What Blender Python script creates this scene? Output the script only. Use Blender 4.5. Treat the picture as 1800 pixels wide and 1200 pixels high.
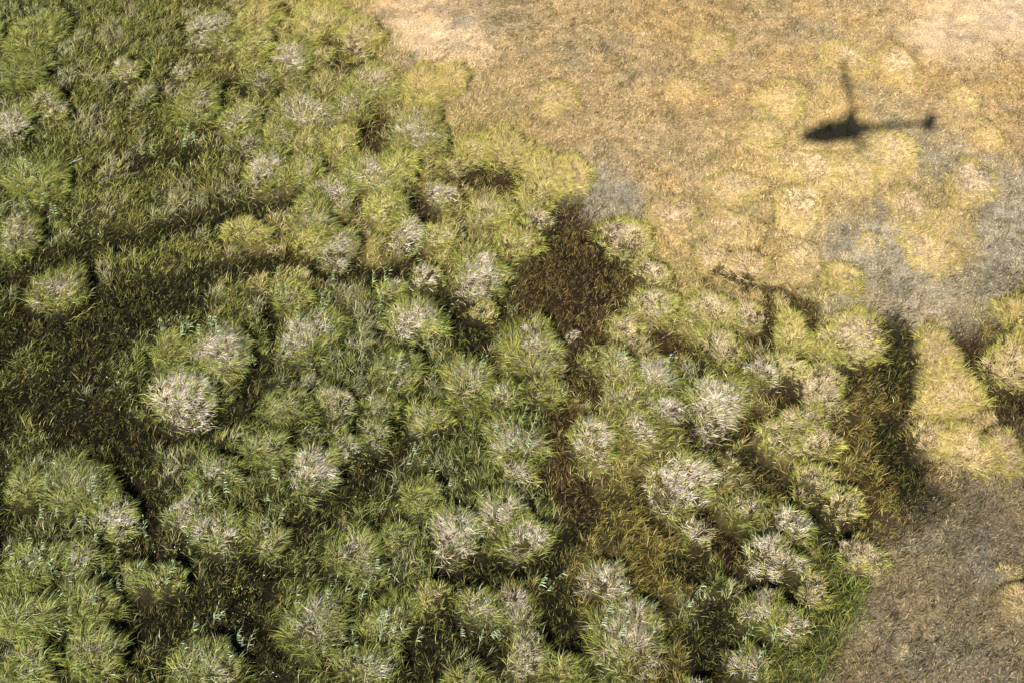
import bpy, math
import numpy as np
C = bpy.context.scene
for o in list(bpy.data.objects): bpy.data.objects.remove(o)
rng = np.random.default_rng(11)

# ------------------------------------------------------------------ camera, sky, sun
F = 2173.0; H = 59.0; DEP = math.radians(52.5)
cam_d = bpy.data.cameras.new('camera'); cam = bpy.data.objects.new('camera', cam_d)
C.collection.objects.link(cam); C.camera = cam
cam.location = (0, 0, H); cam.rotation_euler = (math.pi/2 - DEP, 0, 0)
cam_d.sensor_width = 36; cam_d.lens = F/1800*36; cam_d.clip_start = 0.5; cam_d.clip_end = 9000
cD, sD = math.cos(DEP), math.sin(DEP)

def at(px, py, z=0.0):
    """photo pixel -> point on the level plane z"""
    px = np.asarray(px, float); py = np.asarray(py, float)
    a = (px-900)/F; b = (600-py)/F
    dx, dy, dz = a, cD + b*sD, -sD + b*cD
    t = (z-H)/dz
    return dx*t, dy*t, t
def proj(x, y, z=0.0):
    zz = z - H
    f = y*cD - zz*sD
    f = np.maximum(f, 1.0)
    return 900 + F*x/f, 600 - F*(y*sD + zz*cD)/f, f

SX, SY, _ = at(1492, 236, 0.1)
sun_v = np.array([0-SX, 0-SY, H-0.1]); SUN_D = np.linalg.norm(sun_v); sun_v /= SUN_D
elev = math.asin(sun_v[2]); az = math.atan2(sun_v[0], sun_v[1])
w = bpy.data.worlds.new('World'); C.world = w; w.use_nodes = True
nt = w.node_tree; sky = nt.nodes.new('ShaderNodeTexSky'); sky.sky_type = 'NISHITA'; sky.sun_disc = False
sky.sun_elevation = elev; sky.sun_rotation = az; sky.altitude = 900
bg = nt.nodes['Background']; bg.inputs[1].default_value = 0.05
nt.links.new(sky.outputs[0], bg.inputs[0])
ld = bpy.data.lights.new('sun', 'SUN'); ld.energy = 5.0; ld.angle = math.radians(0.5); ld.color = (1.0, 0.955, 0.88)
lo = bpy.data.objects.new('sun', ld); C.collection.objects.link(lo); lo.location = (0, 0, 90)
from mathutils import Vector
lo.rotation_euler = Vector(sun_v).to_track_quat('Z', 'Y').to_euler()
vs = C.view_settings; vs.view_transform = 'Standard'; vs.look = 'None'; vs.gamma = 1; vs.exposure = 1.12; vs.use_curve_mapping = False
C.cycles.max_bounces = 6; C.cycles.diffuse_bounces = 3; C.cycles.transmission_bounces = 3; C.cycles.glossy_bounces = 2

# ------------------------------------------------------------------ helpers
def _hash(ix, iy, s):
    h = (ix*374761393 + iy*668265263 + s*974711) & 0xffffffff
    h = ((h ^ (h >> 13))*1274126177) & 0xffffffff
    return ((h ^ (h >> 16)) & 0xffff)/65535.0
def vnoise(x, y, s=0):
    x = np.asarray(x, float); y = np.asarray(y, float)
    ix = np.floor(x).astype(np.int64); iy = np.floor(y).astype(np.int64)
    fx = x-ix; fy = y-iy; fx = fx*fx*(3-2*fx); fy = fy*fy*(3-2*fy)
    a = _hash(ix, iy, s); b = _hash(ix+1, iy, s); c = _hash(ix, iy+1, s); d = _hash(ix+1, iy+1, s)
    return (a*(1-fx)+b*fx)*(1-fy) + (c*(1-fx)+d*fx)*fy
def fbm(x, y, s=0, o=4):
    r = 0; a = 0.5; t = 0
    for i in range(o):
        ca, sa = math.cos(.6+i*1.1), math.sin(.6+i*1.1); xr = (x*ca-y*sa)*2**i; yr = (x*sa+y*ca)*2**i
        r = r + a*vnoise(xr + 17.3*i, yr - 9.1*i, s+i); t += a; a *= 0.55
    return r/t
def sstep(a, b, x):
    t = np.clip((x-a)/(b-a), 0, 1); return t*t*(3-2*t)
def norm(v): return v/np.maximum(np.linalg.norm(v, axis=-1, keepdims=True), 1e-9)

def tag(o, label=None, cat=None, group=None, kind=None):
    if label: o['label'] = label
    if cat: o['category'] = cat
    if group: o['group'] = group
    if kind: o['kind'] = kind
    return o
def link(o, parent=None):
    C.collection.objects.link(o)
    if parent is not None: o.parent = parent
    return o
def raw_mesh(name, V, faces4, faces3, mat, col=None, smooth=False):
    me = bpy.data.meshes.new(name)
    V = np.asarray(V, np.float32)
    n4 = 0 if faces4 is None else len(faces4); n3 = 0 if faces3 is None else len(faces3)
    me.vertices.add(len(V)); me.vertices.foreach_set('co', V.ravel())
    li = []; ls = []
    if n4: li.append(np.asarray(faces4).ravel()); ls.append(np.arange(n4)*4)
    if n3: li.append(np.asarray(faces3).ravel()); ls.append(n4*4 + np.arange(n3)*3)
    li = np.concatenate(li).astype(np.int32); ls = np.concatenate(ls).astype(np.int32)
    me.loops.add(len(li)); me.loops.foreach_set('vertex_index', li)
    me.polygons.add(n4+n3); me.polygons.foreach_set('loop_start', ls)
    if smooth: me.polygons.foreach_set('use_smooth', np.ones(n4+n3, bool))
    me.update(calc_edges=True)
    if col is not None:
        at_ = me.color_attributes.new('tint', 'FLOAT_COLOR', 'POINT')
        c = np.ones((len(V), 4), np.float32); c[:, :3] = col
        at_.data.foreach_set('color', c.ravel())
    if mat: me.materials.append(mat)
    return me

def blades(pos, d0, d1, L, W, cb, ct, K=2):
    """arched tapering leaves; d0 growth direction at the root, d1 at the tip"""
    n = len(pos); L = L[:, None]; W = W[:, None]
    rnd = norm(rng.normal(size=(n, 3)))
    side = norm(np.cross(d0, rnd))
    P = [pos]; p = pos
    for k in range(K):
        t = (k+0.5)/K
        p = p + norm(d0*(1-t) + d1*t)*L/K
        P.append(p)
    V = np.zeros((n, 2*K+1, 3)); Cc = np.zeros((n, 2*K+1, 3))
    for k in range(K):
        t = k/K
        wv = W*(0.55+0.9*t*(1-t)*2) if K > 1 else W
        V[:, 2*k] = P[k]-side*wv*.5; V[:, 2*k+1] = P[k]+side*wv*.5
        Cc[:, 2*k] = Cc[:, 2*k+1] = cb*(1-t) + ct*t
    V[:, 2*K] = P[K]; Cc[:, 2*K] = ct
    base = (np.arange(n)*(2*K+1))[:, None]
    q = np.concatenate([base + np.array([[2*k, 2*k+1, 2*k+3, 2*k+2]]) for k in range(K-1)], axis=1).reshape(-1, 4) if K > 1 else None
    t3 = base + np.array([[2*K-2, 2*K-1, 2*K]])
    return V.reshape(-1, 3), q, t3, Cc.reshape(-1, 3)

# ------------------------------------------------------------------ materials
def leaf_mat(name, rough=0.55, spec=0.25, trans=0.22, var=0.25):
    m = bpy.data.materials.new(name); m.use_nodes = True; t = m.node_tree; N = t.nodes; Lk = t.links
    b = N['Principled BSDF']; out = N['Material Output']
    a = N.new('ShaderNodeAttribute'); a.attribute_name = 'tint'
    ns = N.new('ShaderNodeTexNoise'); ns.inputs['Scale'].default_value = 9; ns.inputs['Detail'].default_value = 3
    g = N.new('ShaderNodeNewGeometry'); Lk.new(g.outputs['Position'], ns.inputs['Vector'])
    mr = N.new('ShaderNodeMapRange'); mr.inputs[3].default_value = 1-var; mr.inputs[4].default_value = 1+var
    mr.inputs[1].default_value = .3; mr.inputs[2].default_value = .7
    Lk.new(ns.outputs['Fac'], mr.inputs[0])
    mx = N.new('ShaderNodeVectorMath'); mx.operation = 'SCALE'
    Lk.new(a.outputs['Color'], mx.inputs[0]); Lk.new(mr.outputs[0], mx.inputs['Scale'])
    Lk.new(mx.outputs[0], b.inputs['Base Color'])
    b.inputs['Roughness'].default_value = rough; b.inputs['Specular IOR Level'].default_value = spec
    tr = N.new('ShaderNodeBsdfTranslucent'); Lk.new(mx.outputs[0], tr.inputs['Color'])
    ms = N.new('ShaderNodeMixShader'); ms.inputs[0].default_value = trans
    Lk.new(b.outputs[0], ms.inputs[1]); Lk.new(tr.outputs[0], ms.inputs[2]); Lk.new(ms.outputs[0], out.inputs['Surface'])
    return m
M_leaf = leaf_mat('green_leaf', .55, .2, .14); M_dead = leaf_mat('dead_straw', .75, .15, .12); M_low = leaf_mat('low_sward', .7, .12, .15)
M_reed = leaf_mat('reed_leaf', .42, .4, .2, .12)
def solid(name, col, rough=.5, metal=0, bump=0, var=.15, scale=3):
    m = bpy.data.materials.new(name); m.use_nodes = True; t = m.node_tree; N = t.nodes; b = N['Principled BSDF']
    ns = N.new('ShaderNodeTexNoise'); ns.inputs['Scale'].default_value = scale; ns.inputs['Detail'].default_value = 5
    tc = N.new('ShaderNodeTexCoord'); t.links.new(tc.outputs['Object'], ns.inputs['Vector'])
    cr = N.new('ShaderNodeValToRGB'); c = np.array(col)
    cr.color_ramp.elements[0].position = .3; cr.color_ramp.elements[1].position = .7
    cr.color_ramp.elements[0].color = (*(c*(1-var)), 1); cr.color_ramp.elements[1].color = (*np.minimum(c*(1+var), 1), 1)
    t.links.new(ns.outputs['Fac'], cr.inputs[0]); t.links.new(cr.outputs[0], b.inputs['Base Color'])
    b.inputs['Roughness'].default_value = rough; b.inputs['Metallic'].default_value = metal
    return m
def ground_mat():
    m = bpy.data.materials.new('marsh_soil'); m.use_nodes = True; t = m.node_tree; N = t.nodes; Lk = t.links; b = N['Principled BSDF']
    a = N.new('ShaderNodeAttribute'); a.attribute_name = 'tint'
    g = N.new('ShaderNodeNewGeometry')
    def noise(s, d, lo, hi, p0=.3, p1=.7):
        n = N.new('ShaderNodeTexNoise'); n.inputs['Scale'].default_value = s; n.inputs['Detail'].default_value = d; n.inputs['Roughness'].default_value = .65
        Lk.new(g.outputs['Position'], n.inputs['Vector'])
        r = N.new('ShaderNodeMapRange'); r.inputs[1].default_value = p0; r.inputs[2].default_value = p1; r.inputs[3].default_value = lo; r.inputs[4].default_value = hi
        Lk.new(n.outputs['Fac'], r.inputs[0]); return n, r
    n1, r1 = noise(7, 8, .42, 1.6); n2, r2 = noise(1.1, 4, .85, 1.15)
    mu = N.new('ShaderNodeMath'); mu.operation = 'MULTIPLY'; Lk.new(r1.outputs[0], mu.inputs[0]); Lk.new(r2.outputs[0], mu.inputs[1])
    mx = N.new('ShaderNodeVectorMath'); mx.operation = 'SCALE'; Lk.new(a.outputs['Color'], mx.inputs[0]); Lk.new(mu.outputs[0], mx.inputs['Scale'])
    Lk.new(mx.outputs[0], b.inputs['Base Color']); b.inputs['Roughness'].default_value = .95; b.inputs['Specular IOR Level'].default_value = .04
    bp = N.new('ShaderNodeBump'); bp.inputs['Strength'].default_value = .8; bp.inputs['Distance'].default_value = .12
    Lk.new(n1.outputs['Fac'], bp.inputs['Height']); Lk.new(bp.outputs[0], b.inputs['Normal'])
    return m
M_ground = ground_mat()

# ------------------------------------------------------------------ what grows where (surveyed per 100-pixel square of the photo)
ROWS = ["GLLLYYYPSSSSSSSSPP",
        "GLLLYYYTTSSSSSTSSS",
        "GLLLLYYYYTSSSTTTSS",
        "GLLLLYYYYYASTTTSTA",
        "GDLLYYYYYBBYTTTATA",
        "DDDLGGGGDBBYYYYATO",
        "DDGGGGGGYBYYGYYBTO",
        "DDDGGGGGGGYYGYOBTT",
        "GGDGGGDGGGOOYOYBBN",
        "GGDGLGGGGGOOOGBBNN",
        "GGGDDGGGGOOOGOVNNN",
        "GGDGDGGDGLGODVNNNN"]
Z = 'GLYTSPANDBOV'
# soil colour, soil roughness height, blades/m2, blade length, width, spread(0 upright..1 flat), palette
ZI = {
 'G': ((.022,.022,.008), 235, .60, .025, .55, [((.115,.145,.020),4),((.19,.225,.05),3),((.23,.21,.045),2.5),((.022,.024,.006),5),((.34,.29,.15),1.6)]),
 'L': ((.030,.025,.009), 225, .58, .026, .50, [((.155,.165,.026),4),((.25,.25,.048),3.5),((.026,.025,.007),4.5),((.36,.29,.12),1.5)]),
 'Y': ((.13,.10,.035), 225, .55, .025, .60, [((.36,.31,.085),4),((.27,.27,.05),3),((.47,.37,.18),3),((.11,.09,.03),3)]),
 'T': ((.34,.24,.11), 190, .34, .023, .75, [((.42,.30,.13),4),((.34,.30,.07),2),((.56,.42,.25),3),((.20,.14,.07),2)]),
 'S': ((.33,.225,.115), 150, .22, .024, .85, [((.41,.285,.13),4),((.31,.225,.09),3),((.60,.45,.28),2.5),((.13,.095,.05),3),((.35,.30,.08),1)]),
 'P': ((.46,.32,.19), 45, .16, .025, .9, [((.54,.40,.25),4),((.62,.48,.33),3),((.42,.30,.15),1)]),
 'A': ((.25,.205,.145), 180, .20, .024, .85, [((.30,.245,.165),4),((.11,.088,.055),2.6),((.52,.42,.27),2.6),((.26,.225,.10),1.4)]),
 'N': ((.165,.128,.083), 200, .24, .024, .8, [((.215,.170,.105),4),((.060,.047,.030),2.4),((.37,.29,.19),2.8),((.20,.175,.065),2)]),
 'D': ((.007,.006,.003), 230, .34, .026, .6, [((.010,.009,.003),6.5),((.045,.040,.010),3.5),((.17,.155,.036),1.5),((.10,.12,.025),1.3),((.11,.068,.024),1.1)]),
 'B': ((.014,.009,.005), 235, .36, .024, .55, [((.075,.052,.018),4),((.21,.145,.045),3.2),((.018,.012,.006),5),((.13,.12,.025),1.5)]),
 'O': ((.035,.026,.009), 230, .50, .026, .75, [((.22,.17,.032),4),((.13,.105,.022),3),((.31,.23,.065),2),((.03,.025,.008),4),((.13,.15,.025),1)]),
 'V': ((.04,.045,.012), 220, .65, .026, .6, [((.12,.15,.020),4),((.20,.22,.035),3),((.025,.028,.006),4),((.22,.17,.05),2)]),
}
LINES = [ # zone, half width px, points
 ('D',11,[(0,500),(50,488),(110,452),(220,422),(330,396),(430,372),(520,350)]),
 ('D',13,[(60,545),(180,532),(280,502),(400,478),(510,452),(590,480),(690,480),(730,455)]),
 ('D',24,[(200,590),(280,545),(340,525)]),
 ('D',26,[(-20,590),(80,560),(190,600)]),('D',24,[(120,600),(100,690),(170,760),(230,800)]),('D',22,[(-10,720),(60,690),(110,740)]),
 ('D',18,[(440,1010),(490,960),(560,905),(620,850),(680,800),(715,765)]),('D',26,[(600,870),(650,830)]),
 ('D',26,[(225,790),(245,870),(265,960),(290,1040)]),('D',28,[(290,1060),(400,1040),(470,1000)]),
 ('D',24,[(200,1135),(290,1092),(380,1075),(440,1120),(475,1190)]),('D',14,[(-20,790),(12,870),(0,950)]),
 ('D',22,[(840,560),(800,545),(835,600)]),('B',20,[(1015,540),(1020,640),(1035,690)]),('B',22,[(990,740),(985,840),(1020,900)]),
 ('B',32,[(965,420),(1000,500),(955,500),(1058,505),(1012,445),(1000,370)]),
 ('B',4.5,[(1245,482),(1300,505),(1380,512),(1410,540)]),('B',7,[(1350,520),(1355,590),(1330,600)]),
 ('B',8,[(1418,545),(1440,600),(1490,655),(1545,690)]),
 ('B',14,[(1150,592),(1215,622),(1290,632),(1370,690),(1395,700)]),
 ('D',20,[(1578,570),(1580,690),(1565,760),(1590,850)]),('O',50,[(1520,730),(1550,800),(1580,900),(1560,980)]),('B',26,[(1570,740),(1600,830),(1610,900),(1580,980)]),('N',30,[(1640,960),(1560,1010)]),
 ('D',20,[(1560,760),(1600,860),(1640,880)]),
 ('B',13,[(1190,742),(1270,772),(1325,735)]),('D',14,[(1310,800),(1400,868),(1450,915),(1475,935)]),
 ('B',20,[(1690,590),(1730,660),(1800,700)]),('B',14,[(1770,700),(1800,790)]),
 ('B',16,[(795,300),(850,318),(905,328)]),('B',20,[(655,215),(668,245)]),('B',16,[(575,95),(640,104)]),('B',13,[(725,345),(752,385)]),
 ('D',13,[(400,145),(440,160),(480,158)]),('D',16,[(790,1002),(860,1005),(960,990),(1010,930)]),
 ('D',16,[(795,1070),(800,1120),(860,1148)]),('D',22,[(730,1130),(755,1180)]),
 ('D',15,[(1275,955),(1335,1020),(1400,1045),(1450,1080)]),('D',22,[(985,1040),(975,1100),(1020,1150)]),
 ('D',22,[(1255,1080),(1255,1170)]),('B',8,[(1720,512),(1810,485)]),('D',11,[(480,545),(490,600)]),
 ('D',12,[(460,640),(440,700),(400,740)]),('D',13,[(250,770),(330,770),(420,720)]),('D',10,[(820,1010),(900,990)]),
 ('D',14,[(1190,990),(1230,1010)]),('D',11,[(240,290),(330,270)]),('B',14,[(1200,870),(1240,960),(1290,990)]),
 ('A',28,[(1480,430),(1560,500),(1700,540),(1790,450)]),('A',20,[(1550,430),(1640,520)]),('A',24,[(1040,330),(1100,350)]),
 ('P',34,[(690,0),(760,60),(830,80)]),('P',30,[(1640,60),(1800,20)]),('N',60,[(1600,1000),(1750,900),(1800,850)]),
 ('A',20,[(1560,240),(1640,270),(1790,330)]),('V',34,[(1480,1040),(1440,1100),(1420,1190)]),
]
G0 = np.array([[Z.index(c) for c in r] for r in ROWS])
ONE = np.eye(len(Z))[G0]                                   # 12 x 18 x nz
def zone_w(x, y):
    """weights of every cover type at world points"""
    px, py, f = proj(x, y)
    wx = px + 150*(fbm(x*.22, y*.22, 3)-.5) + 60*(fbm(x*.9, y*.9, 7)-.5)
    wy = py + 150*(fbm(x*.22, y*.22, 23)-.5) + 60*(fbm(x*.9, y*.9, 27)-.5)
    gx = np.clip((wx-50)/100, 0, 16.999); gy = np.clip((wy-50)/100, 0, 10.999)
    ix = gx.astype(int); iy = gy.astype(int); fx = (gx-ix)[:, None]; fy = (gy-iy)[:, None]
    Wt = (ONE[iy, ix]*(1-fx)+ONE[iy, ix+1]*fx)*(1-fy) + (ONE[iy+1, ix]*(1-fx)+ONE[iy+1, ix+1]*fx)*fy
    Wt = Wt**1.25
    isl = sstep(.50, .62, fbm(x*.42+3, y*.55, 207, 3))*Wt[:, Z.index('D')]
    Wt[:, Z.index('D')] -= .75*isl; Wt[:, Z.index('L')] += .5*isl; Wt[:, Z.index('G')] += .25*isl
    pk = sstep(.58, .72, fbm(x*1.15, y*1.15, 201, 3))*(Wt[:, Z.index('G')]+Wt[:, Z.index('L')]*.9+Wt[:, Z.index('O')]*.6)
    Wt *= (1-.6*pk)[:, None]; Wt[:, Z.index('D')] += .6*pk*.75; Wt[:, Z.index('B')] += .6*pk*.25
    lx = px + 34*(fbm(x*.8, y*.8, 41)-.5); ly = py + 34*(fbm(x*.8, y*.8, 47)-.5)
    for z, hw, pts in LINES:
        d = np.full(len(px), 1e9); hw = hw*1.35 if hw < 30 else hw
        for (x0, y0), (x1, y1) in zip(pts[:-1], pts[1:]):
            ax, ay = x1-x0, y1-y0; t = np.clip(((lx-x0)*ax+(ly-y0)*ay)/(ax*ax+ay*ay), 0, 1)
            d = np.minimum(d, np.hypot(lx-x0-t*ax, (ly-y0-t*ay)*1.15))
        k = sstep(hw*1.45+5, hw*.75, d)*.94 *(.8 if hw > 30 else 1) if z in 'DBV' and hw < 32 else sstep(hw*1.8, hw*.3, d)*.85 if z in 'DBVO' else sstep(hw*2.0+14, hw*.2, d)*.85
        Wt *= (1-k)[:, None]; Wt[:, Z.index(z)] += k
    return Wt/Wt.sum(1, keepdims=True)

# ------------------------------------------------------------------ tussocks (photo x, y, half width, half height, kind, dead share)
TUS = [
(362,38,42,40,'g',.9),(398,66,30,26,'g',.4),(220,112,28,26,'g',.6),(317,107,24,22,'g',.6),(250,152,26,26,'g',.6),
(72,168,34,28,'g',.5),(95,182,26,22,'g',.7),(18,206,42,40,'g',.8),(345,172,48,40,'g',.35),(424,197,42,38,'g',.5),
(430,238,32,26,'g',.5),(455,127,42,36,'g',.45),(512,93,44,42,'g',.7),(452,25,46,36,'y',.2),(560,30,52,44,'y',.5),
(535,186,56,48,'g',.75),(486,226,36,32,'g',.35),(466,288,42,42,'g',.7),(530,290,40,38,'g',.35),(580,330,46,44,'g',.7),
(548,372,44,42,'g',.45),(600,238,40,34,'y',.4),(60,50,56,44,'g',.1),(40,115,42,34,'g',.15),(60,310,60,46,'g',.1),
(30,405,46,46,'g',.6),(632,60,46,46,'y',.5),(565,85,26,26,'y',.4),(654,135,46,42,'g',.6),(617,176,40,36,'g',.55),(742,146,46,42,'y',.3),
(790,134,40,34,'y',.15),(725,222,60,58,'g',.6),(652,292,50,42,'g',.75),(702,288,40,38,'y',.2),(830,258,42,34,'y',.45),
(800,284,36,28,'y',.45),(774,331,36,32,'g',.85),(893,262,56,48,'y',.15),(955,305,66,56,'y',.2),(977,166,42,34,'t',.25),
(862,362,44,38,'y',.5),(943,376,34,30,'y',.7),(674,352,42,38,'y',.5),(714,405,32,38,'g',.95),(778,402,34,32,'y',.5),
(1098,408,56,48,'y',.58),(1185,372,56,46,'t',.55),(592,428,44,40,'g',.7),(545,420,34,32,'y',.3),(912,416,46,38,'y',.35),(746,470,34,30,'g',.6),
(842,470,60,58,'g',.7),(686,492,30,26,'g',.5),(732,550,56,52,'g',.65),(850,533,32,28,'y',.5),(936,598,72,64,'g',.6),
(1004,576,17,16,'g',.9),(697,645,50,46,'g',.5),(668,702,38,36,'g',.45),(660,750,36,32,'g',.45),(822,662,52,46,'g',.55),
(884,686,34,30,'g',.6),(750,724,44,40,'g',.5),(905,765,54,46,'g',.6),(1088,640,42,40,'g',.55),(1150,652,50,46,'g',.85),
(1102,690,42,38,'g',.5),(1168,712,42,38,'g',.75),(1120,742,42,38,'g',.65),(1042,762,56,48,'g',.65),(1100,568,36,34,'y',.5),
(1147,528,44,38,'y',.55),(1147,467,36,28,'y',.5),(1256,450,42,34,'t',.6),(1312,466,48,36,'t',.6),(1245,542,56,44,'y',.5),
(1317,544,36,34,'y',.85),(1266,600,54,46,'y',.45),(1393,575,38,38,'y',.1),(1500,588,78,62,'y',.45),(1342,640,40,42,'g',.8),
(1386,634,32,30,'y',.4),(1444,676,60,50,'y',.65),(1257,700,62,64,'g',.9),(1412,732,46,36,'y',.5),(1440,765,44,38,'y',.5),
(1366,762,48,40,'y',.35),(1650,612,50,52,'y',.35),(1672,680,66,54,'y',.4),(1640,760,48,42,'y',.4),(1705,778,56,46,'y',.5),
(1765,782,46,40,'y',.4),(1778,630,56,52,'y',.4),(1795,545,44,46,'y',.15),(1482,482,36,34,'y',.1),(1408,446,44,38,'t',.6),
(1405,358,58,44,'t',.7),(1288,326,58,38,'t',.5),(1284,398,60,44,'t',.55),(1630,436,60,48,'t',.3),(1600,366,58,46,'t',.4),
(1706,318,54,48,'t',.5),(1668,392,46,40,'t',.2),(1486,96,46,34,'t',.35),(1577,110,46,40,'t',.6),(1372,172,56,42,'t',.1),
(1345,232,42,34,'t',.25),(1420,290,66,44,'t',.6),(1500,296,56,40,'t',.3),(1572,262,54,42,'t',.15),(1252,72,42,30,'t',.15),
(1205,150,36,28,'t',.15),(1692,166,30,22,'t',.1),(1738,232,30,26,'t',.1),(1530,424,28,22,'t',.3),(100,500,56,48,'g',.5),
(384,604,60,60,'g',.75),(318,688,76,62,'g',.85),(292,606,40,44,'g',.05),(540,574,64,64,'g',.75),(508,508,38,34,'g',.3),
(588,694,40,34,'g',.5),(552,820,54,48,'g',.7),(598,775,38,34,'g',.4),(378,818,46,38,'g',.45),(130,846,76,60,'g',.35),
(198,898,52,44,'g',.65),(40,840,46,40,'g',.15),(330,884,48,40,'g',.65),(377,924,54,48,'g',.65),(468,932,44,40,'g',.25),
(133,972,44,38,'g',.6),(52,985,56,46,'g',.2),(40,1075,66,52,'g',.2),(150,1050,60,48,'g',.2),(160,1130,66,52,'g',.35),
(45,1160,56,44,'g',.25),(286,1008,44,40,'g',.15),(365,1160,72,56,'g',.4),(620,966,62,52,'g',.5),(552,1085,72,62,'g',.5),
(682,1082,56,52,'g',.45),(648,1160,66,52,'g',.5),(754,1038,36,34,'y',.5),(800,932,56,58,'g',.85),(880,894,52,48,'g',.65),
(925,934,48,50,'g',.7),(842,1056,48,44,'g',.5),(908,1056,42,44,'g',.65),(928,1137,48,46,'g',.75),(818,1180,38,32,'g',.4),
(994,1165,46,38,'g',.05),(1067,1012,50,50,'g',.85),(1108,1115,88,80,'g',.8),(1196,842,72,66,'g',.9),(1307,884,44,42,'g',.55),
(1396,907,38,36,'g',.8),(1227,924,38,32,'g',.7),(1428,838,50,42,'y',.4),(1483,876,42,44,'y',.35),(1357,972,60,50,'g',.9),
(1518,968,48,44,'y',.65),(1430,1030,40,36,'y',.5),(1342,1062,50,46,'g',.65),(1388,1088,42,42,'g',.8),(1316,1158,48,44,'g',.5),
(1238,1196,34,26,'g',.8),(1592,1135,17,13,'y',.8),(1795,1050,42,36,'t',.1),(1775,1000,22,18,'t',.1),(905,812,40,34,'g',.6),
(1010,300,36,40,'y',.15),(450,70,34,30,'y',.2),(540,240,30,28,'y',.4),(610,300,26,26,'g',.3),(700,350,26,26,'g',.3),
(1040,620,30,28,'g',.3),(960,680,40,34,'g',.15),(470,780,46,38,'g',.1),(230,1000,34,30,'g',.2),(740,860,44,40,'g',.05),
(690,930,34,34,'g',.2),(500,700,50,40,'g',.15),(430,400,52,26,'y',.0),
]
HM = {'g': .78, 'y': .66, 't': .48}; ZC = {'g': .85, 'y': .65, 't': .25}
T = []
for i, (px, py, rx, ry, k, dd) in enumerate(TUS):
    if k == 't' and dd > .25: dd = min(.85, dd+.15)
    if k == 'y' and px > 1040 and dd > .3: dd = min(.9, dd+.15)
    x, y, _ = at(px, py+4, ZC[k]); _, _, f = proj(x, y, ZC[k])
    sc = f/F; dep = math.atan2(H, math.hypot(x, y))
    Rx = rx*sc*.93; Ry = ry*sc/math.sin(dep)*.88
    small = min(1, (Rx/1.3))
    T.append(dict(x=float(x), y=float(y), Rx=float(Rx), Ry=float(Ry), k=k, dd=dd, hm=HM[k]*(1.55 if k == 't' and py > 500 else 1)*small*float(rng.uniform(.85, 1.15)), px=px, py=py, rx=rx, i=i))
TX = np.array([t['x'] for t in T]); TY = np.array([t['y'] for t in T])

def outline(t, ang):                      # uneven rim of a tussock
    s = t['i']*7.7
    return 1 + .16*np.sin(2*ang+s) + .10*np.sin(3*ang+s*1.7) + .06*np.sin(5*ang+s*.6)
def mound(x, y):
    h = np.zeros(len(x)); cover = np.zeros(len(x)); rmin = np.full(len(x), 9.)
    for t in T:
        m = np.nonzero((abs(x-t['x']) < 1.6*t['Rx']) & (abs(y-t['y']) < 1.6*t['Ry']))[0]
        if not len(m): continue
        dx = (x[m]-t['x'])/t['Rx']; dy = (y[m]-t['y'])/t['Ry']
        r = np.hypot(dx, dy)/outline(t, np.arctan2(dy, dx))
        hh = t['hm']*np.clip(1-r**2.2, 0, 1)**.8; rmin[m] = np.minimum(rmin[m], 1+(r-1)*min(t['Rx'], t['Ry']))
        h[m] = np.maximum(h[m], hh) + .25*np.minimum(h[m], hh); cover[m] = np.maximum(cover[m], 1-sstep(.62, .95, r))
    return h, cover, rmin
iD, iB, iS, iP, iA, iN, iT = [Z.index(c) for c in 'DBSPANT']
def height(x, y, W=None):
    if W is None: W = zone_w(x, y)
    h, cov, rmin = mound(x, y); height.rmin = rmin; moat = (rmin > .8)*(1-sstep(1.15, 1.75, rmin))
    wet = 1-np.clip(W[:, iS]+W[:, iP]+W[:, iA]+W[:, iN]+.7*W[:, iT], 0, 1)
    base = (fbm(x*.35, y*.35, 61)-.5)*(.12+.5*wet) + (fbm(x*1.4, y*1.4, 67)-.5)*(.05+.42*wet)
    return h + base - .30*moat*wet - .38*W[:, iD] - .12*W[:, iB], cov, wet

def dry_tint(x, y, d):
    o = sstep(.48, .66, fbm(x*.23, y*.30, 501)); g = sstep(.52, .70, fbm(x*.55+9, y*.7, 507)); f_ = fbm(x*1.9, y*2.4, 511, 3)-.5
    t = np.ones((len(x), 3))
    t = t*(1+o[:, None]*np.array([.02, -.03, -.12])); t = t*(1-g[:, None]*np.array([.20, .17, .11])); t = t*(1+.62*f_[:, None])*np.array([.95, .965, .93])
    return 1+(t-1)*np.asarray(d)[:, None]
def goldness(x, y):
    px, py, _ = proj(x, y, .4); d = (px-600)*.614 - py*.789 + 60*sstep(430, 330, py) + 70*(fbm(x*.5, y*.5, 401)-.5)
    return sstep(-130, 90, d)*.7*sstep(1600, 1300, px)
def wind(x, y):
    a = .9 + 1.3*(fbm(x*.16, y*.16, 91)-.5)*2 + .9*(fbm(x*.6, y*.6, 95)-.5)
    return np.stack([np.cos(a), np.sin(a), np.zeros_like(a)], 1)
def tuft(x, y, s, f=1.9):
    """locally coherent lie of the leaves, so that they read as tufts"""
    a = fbm(x*f, y*f, s, 3)*6*math.pi
    return np.stack([np.cos(a), np.sin(a), np.zeros_like(a)], 1)
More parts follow.
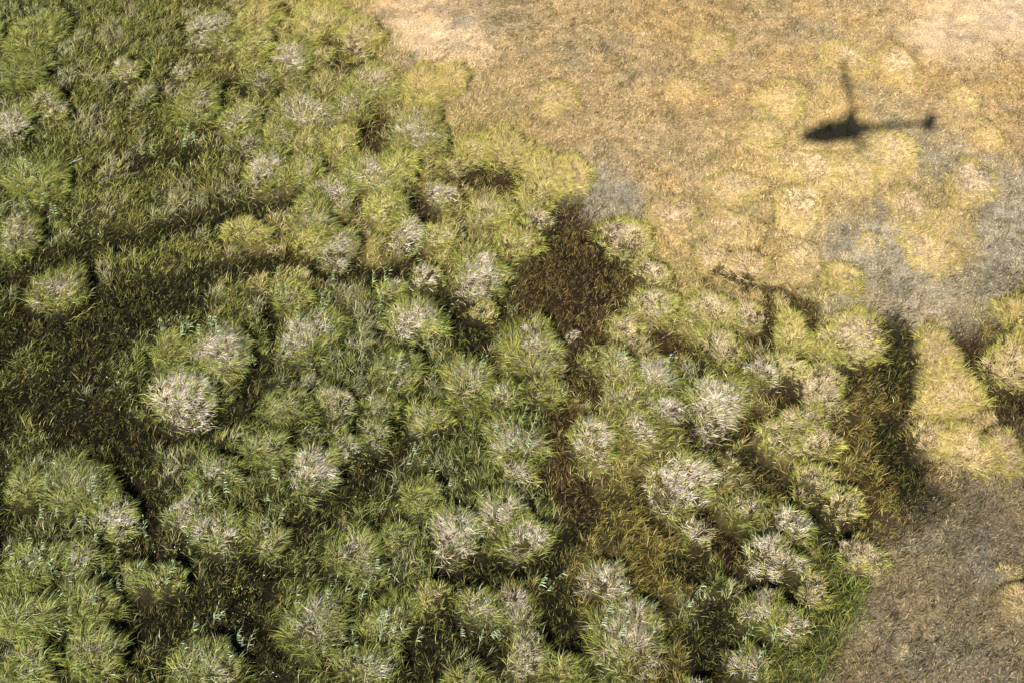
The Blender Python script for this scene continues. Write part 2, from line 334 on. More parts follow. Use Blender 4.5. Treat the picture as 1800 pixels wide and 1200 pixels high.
# ------------------------------------------------------------------ ground: one sheet to the horizon
def axis(a, b, st, far):
    fine = np.arange(a, b+st/2, st); g = []; s = st; v = 0
    while v < far: s *= 1.5; v += s; g.append(v)
    g = np.array(g); return np.concatenate([(a-g)[::-1], fine, b+g])
gx = axis(-54, 54, .27, 4000); gy = axis(14, 92, .27, 4000)
XX, YY = np.meshgrid(gx, gy); xf = XX.ravel(); yf = YY.ravel()
Wg = zone_w(xf, yf); hg, covg, wetg = height(xf, yf, Wg)
gc = Wg @ np.array([ZI[c][0] for c in Z])
gc = gc*(1+.5*(fbm(xf*.5, yf*.5, 77)-.5)+.7*(fbm(xf*2, yf*2, 79)-.5))[:, None]*np.array([1, 1, 1.])
gc = gc*(1-.16*sstep(.5,.75,fbm(xf*.3+5, yf*.3, 83))[:, None]*np.array([1.3,.9,.3]))
thatch = np.array([.032, .026, .012])
gc = gc*dry_tint(xf, yf, 1-wetg)
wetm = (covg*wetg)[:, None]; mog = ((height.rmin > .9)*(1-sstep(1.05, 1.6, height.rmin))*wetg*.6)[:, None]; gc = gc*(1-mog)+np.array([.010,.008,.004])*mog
gc = gc*(1-.75*wetm) + thatch*.75*wetm
nx, ny = len(gx), len(gy); idx = np.arange(nx*ny).reshape(ny, nx)
q = np.stack([idx[:-1, :-1], idx[:-1, 1:], idx[1:, 1:], idx[1:, :-1]], -1).reshape(-1, 4)
far = np.maximum(0, np.hypot(xf, yf-50)-60); hg = hg*np.exp(-far/40)
gme = raw_mesh('ground', np.stack([xf, yf, hg], 1), q, None, M_ground, gc, True)
tag(link(bpy.data.objects.new('ground', gme)), kind='structure')

# ------------------------------------------------------------------ grass cover between the tussocks
def pick(pal, n):
    c = np.array([p[0] for p in pal]); p = np.array([p[1] for p in pal], float); p /= p.sum()
    out = c[rng.choice(len(c), n, p=p)]
    return out*np.exp(rng.normal(0, .20, (n, 1)))*np.exp(rng.normal(0, .06, (n, 3)))
X0, X1, Y0, Y1 = -50, 50, 17, 88
DMAX = 250
n = int((X1-X0)*(Y1-Y0)*DMAX)
x = rng.uniform(X0, X1, n); y = rng.uniform(Y0, Y1, n)
px, py, _ = proj(x, y, .3)
m = (px > -130) & (px < 1930) & (py > -90) & (py < 1300)
x = x[m]; y = y[m]
W = zone_w(x, y); h, cov, wet = height(x, y, W); rm = height.rmin
mo = (rm > .9)*(1-sstep(1.05, 1.6, rm+.5*(fbm(x*1.1, y*1.1, 411)-.5)))*wet*.70*(1-.45*goldness(x, y))
W = W*(1-mo)[:, None]; W[:, iD] += mo*.68; W[:, iB] += mo*.32
mo2 = (rm > .80)*(1-sstep(.98, 1.45, rm+.4*(fbm(x*1.3, y*1.3, 417)-.5)))*W[:, iT]
W[:, iT] -= .7*mo2; W[:, iA] += .4*mo2; W[:, iB] += .3*mo2*sstep(250, 450, proj(x, y)[1])
cw = np.cumsum(W**1.15, 1); cw /= cw[:, -1:]
zi = (rng.random(len(x))[:, None] > cw).sum(1)
dens = np.array([ZI[c][1] for c in Z])[zi]
clump = fbm(x*1.6, y*1.6, 101); clump2 = np.where(np.isin(zi, [iS, iP, iA, iN, iT]), .6, fbm(x*3.2, y*2.6, 103, 2))
keep = rng.random(len(x)) < dens*1.08/DMAX*(1-.7*cov)*(np.where(np.isin(zi, [iD, iB]), .34, .14)+1.2*sstep(.40, .56, clump2)*(.6+.6*clump) )
x, y, zi, h, W, clump, wet = x[keep], y[keep], zi[keep], h[keep], W[keep], clump[keep], wet[keep]
n = len(x); print('cover blades', n)
col = np.zeros((n, 3)); L = np.zeros(n); Wd = np.zeros(n); sp = np.zeros(n)
for j, c in enumerate(Z):
    s = zi == j; k = s.sum()
    if not k: continue
    _, _, l_, w_, sp_, pal = ZI[c]
    col[s] = pick(pal, k); L[s] = l_*rng.uniform(.55, 1.35, k); Wd[s] = w_*rng.uniform(.7, 1.3, k); sp[s] = sp_
gold = np.clip(W[:, iS]+W[:, iP]+W[:, iT]*.8+W[:, iA]+goldness(x, y), 0, 1)[:, None]*np.isin(zi, [Z.index('Y'), Z.index('G'), Z.index('L'), Z.index('O')])[:, None]
col = col*(1-.75*gold) + np.array([.47,.36,.13])*np.exp(rng.normal(0, .2, (n, 1)))*.75*gold
L = L*(1-.35*gold[:, 0]); Wd = np.where(np.isin(zi, [iS, iP, iA, iN, iT]) & (rng.random(n) < .12), Wd*1.7, Wd)
L *= .7+.6*sstep(.3, .7, clump)
sw = (sstep(.52, .68, fbm(x*.75, y*.75, 611, 3))*.42)[:, None]*(rng.random((n, 1)) < .7)*np.isin(zi, [Z.index('G'), Z.index('L'), Z.index('Y')])[:, None]
col = col*(1-sw)+np.array([.46,.41,.27])*np.exp(rng.normal(0, .25, (n, 1)))*sw
col *= (.78+.44*fbm(x*.8, y*.8, 111))[:, None]
col = col*dry_tint(x, y, 1-wet)
tf = sstep(.56, .66, fbm(x*2.6, y*3.2, 531, 3))*(1-wet)
col = col*(1-.30*tf)[:, None]; L = L*(1+.6*tf)
wd = wind(x, y)
rd = norm(np.stack([rng.normal(size=n), rng.normal(size=n), np.zeros(n)], 1))
hor = norm(wd*.75+rd*.40+tuft(x, y, 300)*.75)
d0 = norm(hor*(sp*.55)[:, None] + rd*.25 + np.array([0, 0, 1.]))
d1 = norm(hor*(.6+sp*1.6)[:, None] + np.array([0, 0, .55]) - np.array([0, 0, .9])*sp[:, None])
V, q4, t3, cc = blades(np.stack([x, y, h-.03], 1), d0, d1, L, Wd, col*.8, col, 2)
dry = np.isin(zi, [iS, iP, iA, iN, iT])
def split_obj(name, sel, mat, label, cat):
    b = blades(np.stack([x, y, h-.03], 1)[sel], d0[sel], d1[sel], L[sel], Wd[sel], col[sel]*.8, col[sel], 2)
    me = raw_mesh(name, b[0], b[1], b[2], mat, b[3])
    return tag(link(bpy.data.objects.new(name, me)), label, cat, None, 'stuff')
darkz = np.isin(zi, [iD, iB])
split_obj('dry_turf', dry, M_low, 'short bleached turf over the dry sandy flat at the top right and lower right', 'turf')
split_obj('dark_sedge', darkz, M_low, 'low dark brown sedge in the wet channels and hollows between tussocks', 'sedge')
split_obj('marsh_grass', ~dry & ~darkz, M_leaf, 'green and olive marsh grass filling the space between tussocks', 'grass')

# ------------------------------------------------------------------ tussocks
PAL = {'g': ([((.205,.225,.032),4),((.31,.32,.075),3),((.38,.34,.12),2.5),((.045,.048,.012),4),((.30,.35,.18),.8)],
             [((.58,.515,.435),4),((.465,.41,.335),3),((.72,.65,.565),3.2),((.17,.14,.09),1.0),((.44,.42,.17),2.6)]),
       'y': ([((.37,.36,.08),4),((.28,.31,.045),3.5),((.52,.42,.20),4),((.10,.09,.03),2.5)],
             [((.56,.46,.33),4),((.64,.54,.42),3),((.42,.34,.22),2),((.48,.44,.18),2)]),
       't': ([((.48,.355,.16),4),((.38,.33,.09),2.5),((.58,.445,.26),3.5),((.24,.175,.08),1.6)],
             [((.68,.54,.38),4),((.76,.64,.49),3),((.54,.42,.26),2),((.56,.46,.20),1.5)])}
BL = {'g': .60, 'y': .50, 't': .32}
def make_tussock(t):
    k = t['k']; R = math.sqrt(t['Rx']*t['Ry']); area = math.pi*t['Rx']*t['Ry']
    n = int(area*(580 if k != 't' else 430)) + 80
    u = np.sqrt(rng.random(n))*.92; a = rng.uniform(0, 2*math.pi, n)
    rim = outline(t, a)*(1+.30*(fbm(2.2*np.cos(a)+t['i'], 2.2*np.sin(a), 377, 3)-.5))*np.where(rng.random(n) < .14, rng.uniform(1, 1.28, n), 1); ox = u*np.cos(a)*rim; oy = u*np.sin(a)*rim
    x = t['x']+ox*t['Rx']*.97; y = t['y']+oy*t['Ry']
    kp = rng.random(n) < (.25+.75*sstep(.36, .52, fbm(x*3.4, y*2.8, 351, 2)) if k != 't' else np.ones(n))
    Wc = zone_w(x, y); kp &= (t['px'] == 1098) | (rng.random(n) > sstep(.35, .8, Wc[:, iD]+.8*Wc[:, iB])*.8*sstep(.55, .9, u))
    x, y, u, a, ox, oy = x[kp], y[kp], u[kp], a[kp], ox[kp], oy[kp]; n = len(x)
    h, _, _ = height(x, y)
    rad = norm(np.stack([ox*t['Rx'], oy*t['Ry'], np.zeros(n)], 1)+1e-6)
    rd = norm(np.stack([rng.normal(size=n), rng.normal(size=n), np.zeros(n)], 1))
    wd = wind(x, y)
    blot = fbm(x*1.5+t['i'], y*1.5, 131, 3)
    pd = sstep(.86, .26, u*.86 + (.5-blot)*.95 + (.70-t['dd'])*.72 - .04)
    pd = np.clip(pd, .03, .93)*min(1, .35+t['dd'])
    dead = rng.random(n) < pd
    dm1 = dead[:, None]
    hor = norm(rad*(.06+.60*u[:, None]**1.5)*np.where(dm1, .7, 1) + wd*.62 + rd*np.where(dm1, .62, .40) + tuft(x, y, 320, 1.5)*.72)
    L = BL[k]*(1.35 if k == 't' and t['py'] > 500 else 1)*min(1.1, .45+R*.38)*float(rng.uniform(.85, 1.15))*rng.uniform(.5, 1.3, n)*(.6+.8*sstep(.3,.7,fbm(x*2.2, y*2.2, 340, 2)))
    L = np.where(dead, L*.66, L)
    up = np.where(dead, .38, 1.15)[:, None]*np.array([0, 0, 1.])
    if k == 't': up = up*.6
    d0 = norm(hor*(.35+.75*u)[:, None] + up)
    droop = np.where(dead, -.25, -.45) * (.4+u)
    d1 = norm(hor + np.stack([np.zeros(n), np.zeros(n), droop+.15], 1))
    Wd = np.where(dead, rng.uniform(.012, .026, n), rng.uniform(.013, .029, n))*(.8 if k == 't' else 1)
    pos = np.stack([x, y, h-.02], 1)
    ru = sstep(.40, .95, u)[:, None]; rimc = {'g': (.90, .97, .72), 'y': (.84, .94, .58), 't': (.84, .92, .54)}[k]
    cool = sstep(900, 500, t['px'])*sstep(600, 800, t['py']); basec = np.array([1, 1, 1.])*(1-cool)+np.array([.94, .99, 1.10])*cool
    rim_mul = (1-ru+ru*np.array(rimc))*(1+(.10 if k == 't' else .0)*(1-ru))*basec
    rim_mul = np.where(dead[:, None], 1-.5*(1-rim_mul), rim_mul)
    merge_all = t['dd'] < .32 or (k == 't' and t['dd'] < .45)
    root = bpy.data.objects.new('tussock', None); link(root)
    z0 = float(height(np.array([t['x']]), np.array([t['y']]))[0][0]); root.location = (t['x'], t['y'], z0)
    root.empty_display_size = .3
    off = np.array([t['x'], t['y'], z0])
    dm = dead & (pd > .2) & (u < .86)
    if dm.any():                                   # keep the largest connected dead patch; stray dead stems join the green leaves
        cx = np.floor((x-t['x'])/.16).astype(int); cy = np.floor((y-t['y'])/.16).astype(int)
        cells = set(zip(cx[dm].tolist(), cy[dm].tolist())); best = set()
        while cells:
            st = [cells.pop()]; comp = set(st)
            while st:
                a_, b_ = st.pop()
                for i_ in (-1, 0, 1):
                    for j_ in (-1, 0, 1):
                        q_ = (a_+i_, b_+j_)
                        if q_ in cells: cells.remove(q_); comp.add(q_); st.append(q_)
            if len(comp) > len(best): best = comp
        dm &= np.array([c_ in best for c_ in zip(cx.tolist(), cy.tolist())])
    tone = math.exp(rng.normal(0, .07))
    Wt_ = zone_w(x, y)*(0 if t['px'] == 1098 else 1); gold = np.clip(Wt_[:, iS]+Wt_[:, iP]+Wt_[:, iT]*.8+Wt_[:, iA], 0, 1)*(.75 if k == 'y' else .5 if k == 'g' else .35)
    gold = np.clip(gold + goldness(x, y)*(.75 if k == 'y' else .4 if k == 'g' else 0) + (.6 if k == 'y' and t['px'] > 1590 else 0), 0, .2 if t['px'] == 1098 else .85)
    if merge_all:
        colm = np.where(dead[:, None], pick(PAL[k][1], n), pick(PAL[k][0], n)); gs = gold[:, None]*(1-.5*u[:, None]**2)
        colm = (colm*(1-gs)+np.array([.50,.38,.16])*gs)*tone*(.8+.4*fbm(x*2, y*2, 171, 2))[:, None]
        colm = colm*rim_mul
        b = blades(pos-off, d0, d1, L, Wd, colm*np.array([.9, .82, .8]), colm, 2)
        link(bpy.data.objects.new('leaves', raw_mesh('leaves', b[0], b[1], b[2], M_leaf, b[3])), root); return root
    for sel, nm, mat, pal in ((~dm, 'leaves_and_stray_stems', M_leaf, PAL[k][0]), (dm, 'dead_stems', M_dead, PAL[k][1])):
        c = int(sel.sum())
        if c < 5: continue
        gs = gold[sel][:, None]*(1-.5*u[sel][:, None]**2); col = np.where(dead[sel][:, None], pick(PAL[k][1], c), pick(PAL[k][0], c)); col = (col*(1-gs) + np.array([.50,.38,.16] if nm == 'leaves_and_stray_stems' else [.60,.47,.29])*gs)*tone*(.8+.4*fbm(x[sel]*2, y[sel]*2, 171, 2))[:, None]
        col = col*rim_mul[sel]
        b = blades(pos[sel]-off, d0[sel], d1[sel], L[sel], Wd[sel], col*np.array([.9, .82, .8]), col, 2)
        o = bpy.data.objects.new(nm, raw_mesh(nm, b[0], b[1], b[2], mat, b[3])); link(o, root)
    return root
for t in T: t['o'] = make_tussock(t)

MARKS = [('the helicopter shadow',1510,215,70),('the dark brown sedge hollow',1000,470,95),('the black wet hollow at left edge',110,650,120),
 ('the pinkish sand patch at top',745,35,60),('the grey ashy flat',1625,500,90),('the narrow black channel at right',1580,690,50),
 ('the brown flat at lower right',1660,1010,110),('the vivid green strip',1440,1110,45),('the diagonal black channel',610,860,70),
 ('the ochre sedge bed',1120,920,80),('the upper left corner',0,0,60),('the lower left corner',0,1200,60),('the bottom middle edge',900,1200,60),
 ('the upper dark trackway',240,430,80),('the right edge',1800,620,60),('the middle left edge',0,400,50),('the photo centre',900,600,60)]
def look(t):
    size = 'tiny' if t['rx'] < 26 else 'small' if t['rx'] < 38 else 'medium' if t['rx'] < 50 else 'large' if t['rx'] < 66 else 'huge'
    d = t['dd']; k = t['k']
    if k == 'g': c = 'all-green' if d < .2 else 'mostly green' if d < .42 else 'grey-flecked' if d < .62 else 'grey-crowned' if d < .8 else 'silvery-crowned'
    elif k == 'y': c = 'yellow-green' if d < .33 else 'tan-flecked lime' if d < .6 else 'pale-crowned lime'
    else: c = 'golden' if d < .33 else 'tan-hearted golden'
    m = min(MARKS, key=lambda m: math.hypot(m[1]-t['px'], m[2]-t['py'])/(m[3]+60))
    dx = t['px']-m[1]; dy = t['py']-m[2]; r = math.hypot(dx, dy)
    if r < m[3]*.5: rel = 'in'
    else:
        v = 'above' if dy < -abs(dx)*.41 else 'below' if dy > abs(dx)*.41 else ''
        h_ = 'left' if dx < -abs(dy)*.41 else 'right' if dx > abs(dy)*.41 else ''
        rel = (v+' and '+h_+' of') if v and h_ else (v or h_+' of')
        if r < m[3]*1.3: rel = 'close '+rel
    if m[0].endswith(('corner', 'edge', 'centre')) : rel = {'in': 'at'}.get(rel, rel)
    return f'{size} {c} tussock', f'{rel} {m[0]}'
from collections import defaultdict
gl = defaultdict(list)
for t in T: gl[look(t)].append(t)
ORD = ['', 'second', 'third', 'fourth', 'fifth', 'sixth', 'seventh']
for (a, b), ts in gl.items():
    ts.sort(key=lambda t: t['px']); nn = len(ts)
    for i, t in enumerate(ts):
        if nn == 1: lab = f'{a} {b}'
        elif nn == 2: lab = f'{a} {b}, the {"left" if i == 0 else "right"} one'
        else: lab = f'{a} {b}, ' + ('leftmost' if i == 0 else 'rightmost' if i == nn-1 else ORD[i]+' from left')
        tag(t['o'], lab, 'grass tussock', 'grass tussocks across the marsh and dry flat')


# ------------------------------------------------------------------ helicopter (behind the camera, throws the shadow)
def tube_mesh(P, R, seg=20, cap=True, squash=None):
    """loft of rings: P centres (n,3), R (n,2) half width y / half height z, rings in the YZ plane"""
    P = np.array(P, float); R = np.array(R, float); n = len(P); a = np.linspace(0, 2*math.pi, seg, endpoint=False)
    V = np.zeros((n, seg, 3)); V[:, :, 0] = P[:, None, 0]
    V[:, :, 1] = P[:, None, 1]+R[:, None, 0]*np.cos(a); V[:, :, 2] = P[:, None, 2]+R[:, None, 1]*np.sin(a)
    i = np.arange(n*seg).reshape(n, seg); j = np.roll(i, -1, 1)
    q = np.stack([i[:-1], j[:-1], j[1:], i[1:]], -1).reshape(-1, 4)
    V = V.reshape(-1, 3); V = np.vstack([V, P[0], P[-1]]); e0 = n*seg; e1 = e0+1
    t3 = np.concatenate([np.stack([j[0], i[0], np.full(seg, e0)], -1), np.stack([i[-1], j[-1], np.full(seg, e1)], -1)])
    return V, q, t3
def rod(p0, p1, r, seg=10):
    p0 = np.array(p0, float); p1 = np.array(p1, float); d = norm((p1-p0)[None])[0]
    u = norm(np.cross(d, [0, 0, 1.] if abs(d[2]) < .9 else [1., 0, 0])[None])[0]; v = np.cross(d, u)
    a = np.linspace(0, 2*math.pi, seg, endpoint=False)[:, None]; ring = np.cos(a)*u*r + np.sin(a)*v*r
    V = np.vstack([p0+ring, p1+ring, p0, p1]); i = np.arange(seg); j = (i+1) % seg
    return V, np.stack([i, j, j+seg, i+seg], -1), np.concatenate([np.stack([j, i, np.full(seg, 2*seg)], -1), np.stack([i+seg, j+seg, np.full(seg, 2*seg+1)], -1)])
def slab(pts, th, ax=1):
    """convex outline extruded; pts (n,3) in a plane, th along axis"""
    P = np.array(pts, float); n = len(P); o = np.zeros(3); o[ax] = th/2
    V = np.vstack([P-o, P+o, (P-o).mean(0), (P+o).mean(0)]); i = np.arange(n); j = (i+1) % n
    return V, np.stack([i, j, j+n, i+n], -1), np.concatenate([np.stack([j, i, np.full(n, 2*n)], -1), np.stack([i+n, j+n, np.full(n, 2*n+1)], -1)])
def merge(parts):
    Vs, qs, ts, o = [], [], [], 0
    for V, q, t in parts:
        Vs.append(V); qs.append(q+o); ts.append(t+o); o += len(V)
    return np.vstack(Vs), np.vstack(qs), np.vstack(ts)
M_paint = solid('dark_blue_paint', (.03, .06, .14), .25); M_metal = solid('grey_metal', (.35, .35, .36), .35, .9)
M_blade = solid('blade_paint', (.08, .08, .085), .4); M_glass = solid('tinted_glass', (.02, .025, .03), .05)
heli = bpy.data.objects.new('helicopter', None); link(heli)
def part(name, parts, mat, parent=heli, smooth=True):
    V, q, t3 = merge(parts); o = bpy.data.objects.new(name, raw_mesh(name, V, q, t3, mat, None, smooth)); return link(o, parent)
body = [(3.0,0,.93),(2.6,0,.97),(2.2,0,1.03),(1.6,0,1.12),(.9,0,1.22),(.1,0,1.27),(-.5,0,1.28),(-1.1,0,1.32),(-1.85,0,1.45)]
bw = [(a_*1.0, b_*1.1) for a_, b_ in [(.16,.14),(.42,.36),(.58,.54),(.66,.66),(.70,.78),(.68,.80),(.62,.74),(.50,.58),(.26,.28)]]
fus = part('fuselage', [tube_mesh(body, bw, 28)], M_paint)
part('windscreen', [tube_mesh([(2.42,0,1.16),(2.2,0,1.2),(1.8,0,1.32),(1.4,0,1.40)], [(.24,.20),(.42,.33),(.55,.43),(.60,.48)], 28)], M_glass)
for s in (-1, 1):
    d_ = part('door', [slab([(1.45,s*.66,.75),(1.5,s*.66,1.3),(1.15,s*.66,1.75),(.5,s*.66,1.78),(.5,s*.66,.75)], .03)], M_paint, smooth=False)
    part('door_window', [slab([(1.38,s*.675,1.28),(1.1,s*.675,1.68),(.56,s*.675,1.7),(.56,s*.675,1.28)], .02)], M_glass, d_, False)
part('tail_boom', [tube_mesh([(-1.2,0,1.45),(-2.5,0,1.50),(-4.2,0,1.56),(-6.0,0,1.62)], [(.26,.26),(.21,.21),(.18,.18),(.15,.15)], 16)], M_paint)
part('tail_fin', [slab([(-5.45,0,1.62),(-5.6,0,2.35),(-6.35,0,2.5),(-6.55,0,1.6),(-6.45,0,.95),(-5.65,0,.8)], .06)], M_paint, smooth=False)
part('stabiliser', [slab([(-5.5,0,1.62),(-5.85,0,1.62),(-5.9,.85,1.62),(-5.62,.85,1.62)], .04, 2)], M_paint, smooth=False)
part('rotor_mast', [tube_mesh([(.55,0,1.95),(.3,0,2.15),(0,0,2.4),(-.3,0,2.15),(-.6,0,1.95)], [(.06,.2),(.14,.5),(.17,.85),(.14,.5),(.06,.2)], 14), rod((0,0,2.4),(0,0,3.80),.08)], M_paint)
hub = part('rotor_hub', [rod((0,0,3.72),(0,0,3.9),.18,14)], M_metal)
BA = math.radians(84)
def bladeV(sign, cx, cz, Lr, ch, th, ang):
    c, s = math.cos(ang), math.sin(ang); pts = []
    P = [(.15,-ch*.3),(.15,ch*.3),(.9,ch/2),(Lr,ch/2),(Lr,-ch/2),(.9,-ch/2)]
    for l, w_ in P: pts.append((cx+sign*l*c-w_*s, sign*l*s+w_*c, cz+.02*abs(l)))
    return slab(pts, th, 2)
for s in (-1, 1): part('main_blade', [bladeV(s, 0, 3.80, 4.75, .46, .03, BA)], M_blade, smooth=False)
tr = part('tail_rotor', [rod((-6.05,-.05,1.62),(-6.05,-.28,1.62),.06), slab([(-6.18,-.25,.82),(-5.92,-.25,.82),(-5.92,-.25,2.42),(-6.18,-.25,2.42)], .03)], M_metal, smooth=False)
for s in (-1, 1):
    part('skid', [rod((1.9,s*1.05,.05),(-1.2,s*1.05,.05),.045), rod((1.9,s*1.05,.05),(2.25,s*1.05,.22),.045),
                  rod((1.2,s*1.05,.05),(1.0,s*.45,.72),.04), rod((-.6,s*1.05,.05),(-.5,s*.45,.75),.04)], M_metal)
tag(heli, 'small two-bladed dark helicopter, the one throwing its shadow on the dry flat', 'helicopter')
# hold it on the sun ray that meets the ground at the shadow in the photograph
GX, GY, _ = at(1483, 231, 0.1); g = np.array([GX, GY, .1]); P = g + sun_v*(SUN_D+5.5)
yaw = math.pi + math.radians(4.5)
from mathutils import Euler
E = Euler((math.radians(0), math.radians(0), yaw), 'XYZ'); heli.rotation_euler = E
heli.location = Vector(P) - E.to_matrix() @ Vector((0, 0, 1.25))

# ------------------------------------------------------------------ reeds
def reed_mesh(v):
    n = 9; Hh = 1.25+.15*v; P = []
    zz = np.linspace(.25, 1, n)*Hh
    lean = .16+.05*v
    pos = np.stack([lean*zz**1.6*.6, lean*zz**1.6*.3, zz], 1)
    sgn = np.where(np.arange(n) % 2 == 0, 1, -1)
    a = .5 + sgn*rng.uniform(.15, .75, n)
    hor = np.stack([np.cos(a), np.sin(a), np.zeros(n)], 1)
    d0 = norm(hor*.8+np.array([0, 0, .8])); d1 = norm(hor+np.array([0, 0, -.75]))
    col = np.tile(np.array([.27,.33,.17]), (n, 1))*np.exp(rng.normal(0, .15, (n, 1)))
    b1 = blades(pos, d0, d1, rng.uniform(.34, .55, n)*(1-.35*np.linspace(0, 1, n)), np.full(n, .055), col, col*1.12, 3)
    # stem: a crooked chain of narrow crossed strips as one blade pair
    sp = np.array([[0., 0, -.1]]*3); sd = norm(np.array([[lean*.3, 0, 1.]]*3)); sd1 = norm(np.array([[lean, lean*.5, 1.]]*3))
    c2 = np.tile(np.array([.30,.33,.15]), (3, 1))
    b2 = blades(sp, sd, sd1, np.full(3, Hh*1.12), np.full(3, .022), c2, c2*1.1, 4)
    V = np.vstack([b1[0], b2[0]]); o = len(b1[0])
    return raw_mesh('reed', V, np.vstack([b1[1], b2[1]+o]), np.vstack([b1[2], b2[2]+o]), M_reed, np.vstack([b1[3], b2[3]]))
RM = [reed_mesh(v) for v in (0, 1, 2, 3, 4)]
RC = [(25,300,35,9,'at the left edge above the grey reed tussock'),(75,340,50,8,'in olive grass just right of the left edge'),(250,235,40,5,'in the olive grass at upper left'),
(330,235,25,6,'in a tight row left of the pale upper tussocks'),(90,45,45,5,'near the upper left corner'),(130,150,60,4,'below the upper left corner'),
(300,585,40,8,'left of the big double tussock'),(400,590,60,12,'rising out of the big double tussock'),(100,860,80,13,'on the lower left green mound'),
(190,910,60,11,'on the grey-flecked lower left tussock'),(60,970,60,10,'at the lower part of the left edge'),(150,1060,80,14,'above the lower left corner'),
(350,870,50,8,'on the tussock right of lower left mound'),(280,1000,35,5,'in a green islet of the black channel'),(370,1130,65,13,'on the wide bottom mound left of centre'),
(560,1060,60,8,'on the tall bottom tussock near black channel'),(640,1020,55,7,'below the diagonal black channel'),(690,1110,50,8,'on the second tall bottom tussock'),
(640,1160,60,7,'at the bottom edge below twin tussocks'),(800,860,50,8,'above the silvery lower middle tussock'),(750,810,45,5,'right of the diagonal black channel'),
(900,750,50,10,'on the grey-green tussock below the photo centre'),(700,650,50,6,'on the long mound left of photo centre'),(680,500,50,6,'along the dark trackway in the middle'),
(1085,635,22,3,'on the wide tussock right of photo centre'),(1155,640,40,5,'on the silvery twin tussock right of centre'),(520,480,60,6,'where the dark trackway ends'),
(870,900,55,6,'between the two silvery lower middle tussocks'),(1110,1080,60,7,'on the huge silvery bottom tussock'),(840,1110,40,4,'in the dark bottom middle hollow'),
(1200,1040,25,2,'alone in the ochre sedge'),(1330,1130,40,4,'beside the vivid green strip'),(940,1000,40,4,'in the dark strip under the silvery tussocks'),
(760,565,40,4,'on the tussock left of the brown hollow'),(540,560,45,6,'on the large tussock under the trackway'),(480,860,50,4,'in the green patch above the black channel'),(850,660,45,5,'on the mound just below the centre')]
hcache = lambda X, Y: height(np.array([X]), np.array([Y]))[0][0]
for rx_, ry_, rr, cnt, where in RC:
    for _ in range(cnt):
        a = rng.uniform(0, 2*math.pi); q_ = math.sqrt(rng.random())*rr
        X, Y, _t = at(rx_+q_*math.cos(a), ry_+q_*math.sin(a)*.8, .9); X = float(X); Y = float(Y)
        o = link(bpy.data.objects.new('reed', RM[rng.integers(5)])); o.location = (X, Y, float(hcache(X, Y)))
        o.rotation_euler = (rng.normal(0, .08), rng.normal(0, .08), rng.normal(0, .45)); sc_ = rng.uniform(.6, 1.0); o.scale = (sc_,)*3
        tag(o, 'pale mint reed with drooping leaves '+where, 'reed', 'pale reeds standing in the marsh')
# ------------------------------------------------------------------ small things on the ground
def lumps(P, R, col, name, mat, label, cat):
    n = len(P); base = np.array([[1,0,0],[-1,0,0],[0,1,0],[0,-1,0],[0,0,1],[0,0,-1]], float)
    V = P[:, None]+base*R[:, None, None]*rng.uniform(.6, 1.3, (n, 6, 1))*np.array([1, 1, .7])
    f = np.array([[0,2,4],[2,1,4],[1,3,4],[3,0,4],[2,0,5],[1,2,5],[3,1,5],[0,3,5]]); t3 = ((np.arange(n)*6)[:, None, None]+f).reshape(-1, 3)
    me = raw_mesh(name, V.reshape(-1, 3), None, t3, mat, np.repeat(col, 6, 0))
    return tag(link(bpy.data.objects.new(name, me)), label, cat, None, 'stuff')
def scatter(spots, z=0.):
    out = []
    for sx, sy, ra, rb, c in spots:
        a = rng.uniform(0, 2*math.pi, c); q_ = np.sqrt(rng.random(c)); out.append(np.stack([sx+q_*ra*np.cos(a), sy+q_*rb*np.sin(a)], 1))
    p = np.vstack(out); X, Y, _t = at(p[:, 0], p[:, 1], z); return np.stack([X, Y, height(X, Y)[0]], 1)
P_ = scatter([(1400,115,60,30,80),(1345,35,30,15,16),(1430,65,12,5,10),(1560,163,45,8,45),(1478,150,22,18,24),(1490,50,60,12,20),(1080,205,90,30,50),
 (1000,140,60,20,30),(1240,110,100,40,50),(1220,275,60,12,40),(1720,260,80,50,60),(1450,320,60,12,40),(1740,130,70,30,30),(790,20,60,20,26),(870,60,90,50,25),
 (1745,500,40,14,40),(1590,330,60,20,30),(1640,880,80,60,80),(1700,1000,100,90,90),(1170,90,100,60,40)], .05)
lumps(P_+np.array([0, 0, .04]), rng.uniform(.025, .075, len(P_)), pick([((.05,.035,.02),3),((.10,.07,.035),2)], len(P_)), 'soil_clods', M_low, 'tiny dark clods and dung specks strewn over the dry flat', 'clods')
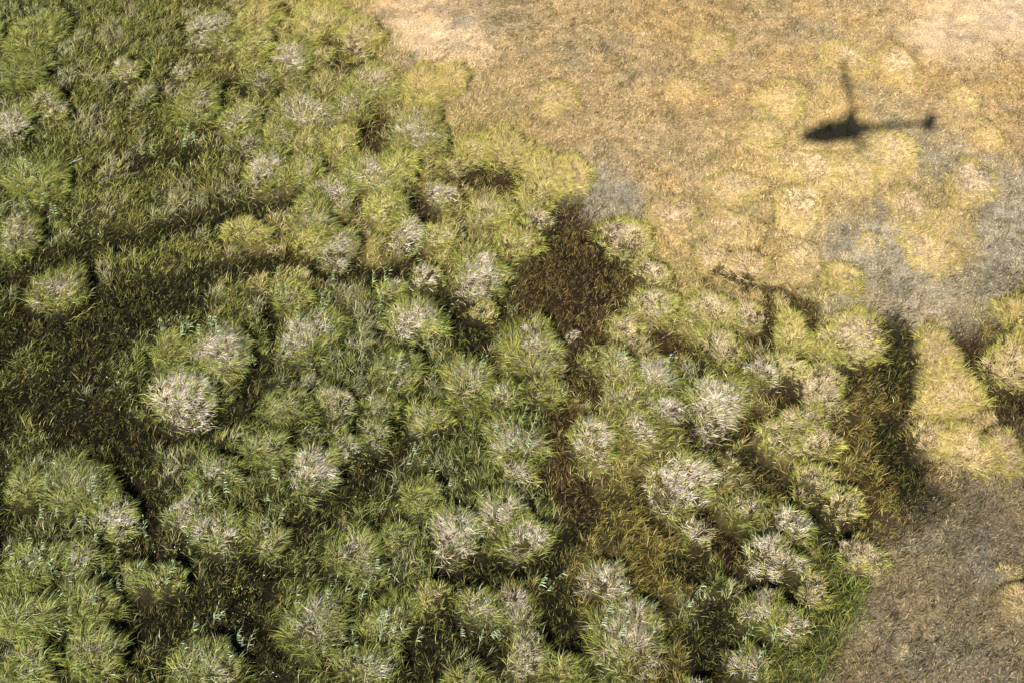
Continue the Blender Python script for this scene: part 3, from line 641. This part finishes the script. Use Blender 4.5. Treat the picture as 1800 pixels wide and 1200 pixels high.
P_ = scatter([(425,1030,22,8,34),(640,866,22,12,26),(615,925,20,10,16),(200,825,40,15,24),(640,800,20,10,12),(130,640,80,60,30),(390,780,60,20,30),(420,1060,60,30,40),(240,960,30,30,24),(290,820,60,10,30),(560,470,50,12,20)], .1)
lumps(P_+np.array([0, 0, .10]), rng.uniform(.025, .085, len(P_)), pick([((.12,.14,.03),3),((.18,.17,.04),2)], len(P_)), 'broad_leaved_weed', M_leaf, 'yellow-green broad-leaved weed spotting the black wet hollows', 'weed')
P_ = scatter([(30,815,30,20,3),(215,230,20,20,2),(165,395,30,15,4),(660,235,30,20,2),(790,625,20,10,2),(650,825,20,10,3),(295,950,40,20,6),(430,1010,60,20,6),(190,680,80,40,8),(830,890,80,40,6),(870,1090,40,30,5),(560,1180,100,20,5),(640,620,60,30,4),(60,460,30,10,3)], .5)
lumps(P_+np.array([0, 0, .42]), rng.uniform(.02, .045, len(P_)), np.tile([.7,.66,.55], (len(P_), 1)), 'white_flowers', M_low, 'tiny scattered white flower heads in the wet left half', 'flowers')
def stick(px_, py_, L_, ang, label):
    X, Y, _t = at(px_, py_, .5); z = float(hcache(float(X), float(Y)))+.5
    p = np.array([float(X), float(Y), z]); d = np.array([math.cos(ang), math.sin(ang), .12]); pts = []
    m = [p + d*L_*k/4 + np.array([0, 0, 1.])*rng.normal(0, .04)+np.array([-d[1], d[0], 0])*rng.normal(0, .05) for k in range(5)]
    o = link(bpy.data.objects.new('dead_stick', None)); o.location = m[0]
    parts = [rod(m[k]-m[0], m[k+1]-m[0], (.02-.003*k), 7) for k in range(4)] + [rod(m[2]-m[0], m[2]-m[0]+np.array([.2, .25, .1])*L_*.6, .010, 6)]
    V, q_, t_ = merge(parts); bpy.data.objects.remove(o)
    o = link(bpy.data.objects.new('dead_stick', raw_mesh('dead_stick', V, q_, t_, M_stick, None, True))); o.location = m[0]
    tag(o, label, 'stick')
M_stick = solid('bleached_wood', (.50, .45, .38), .8)
stick(724, 508, 1.4, 2.1, 'thin bleached stick leaning over the dark trackway in the middle')
stick(110, 285, 1.3, .45, 'pale stick lying in the olive grass at upper left')
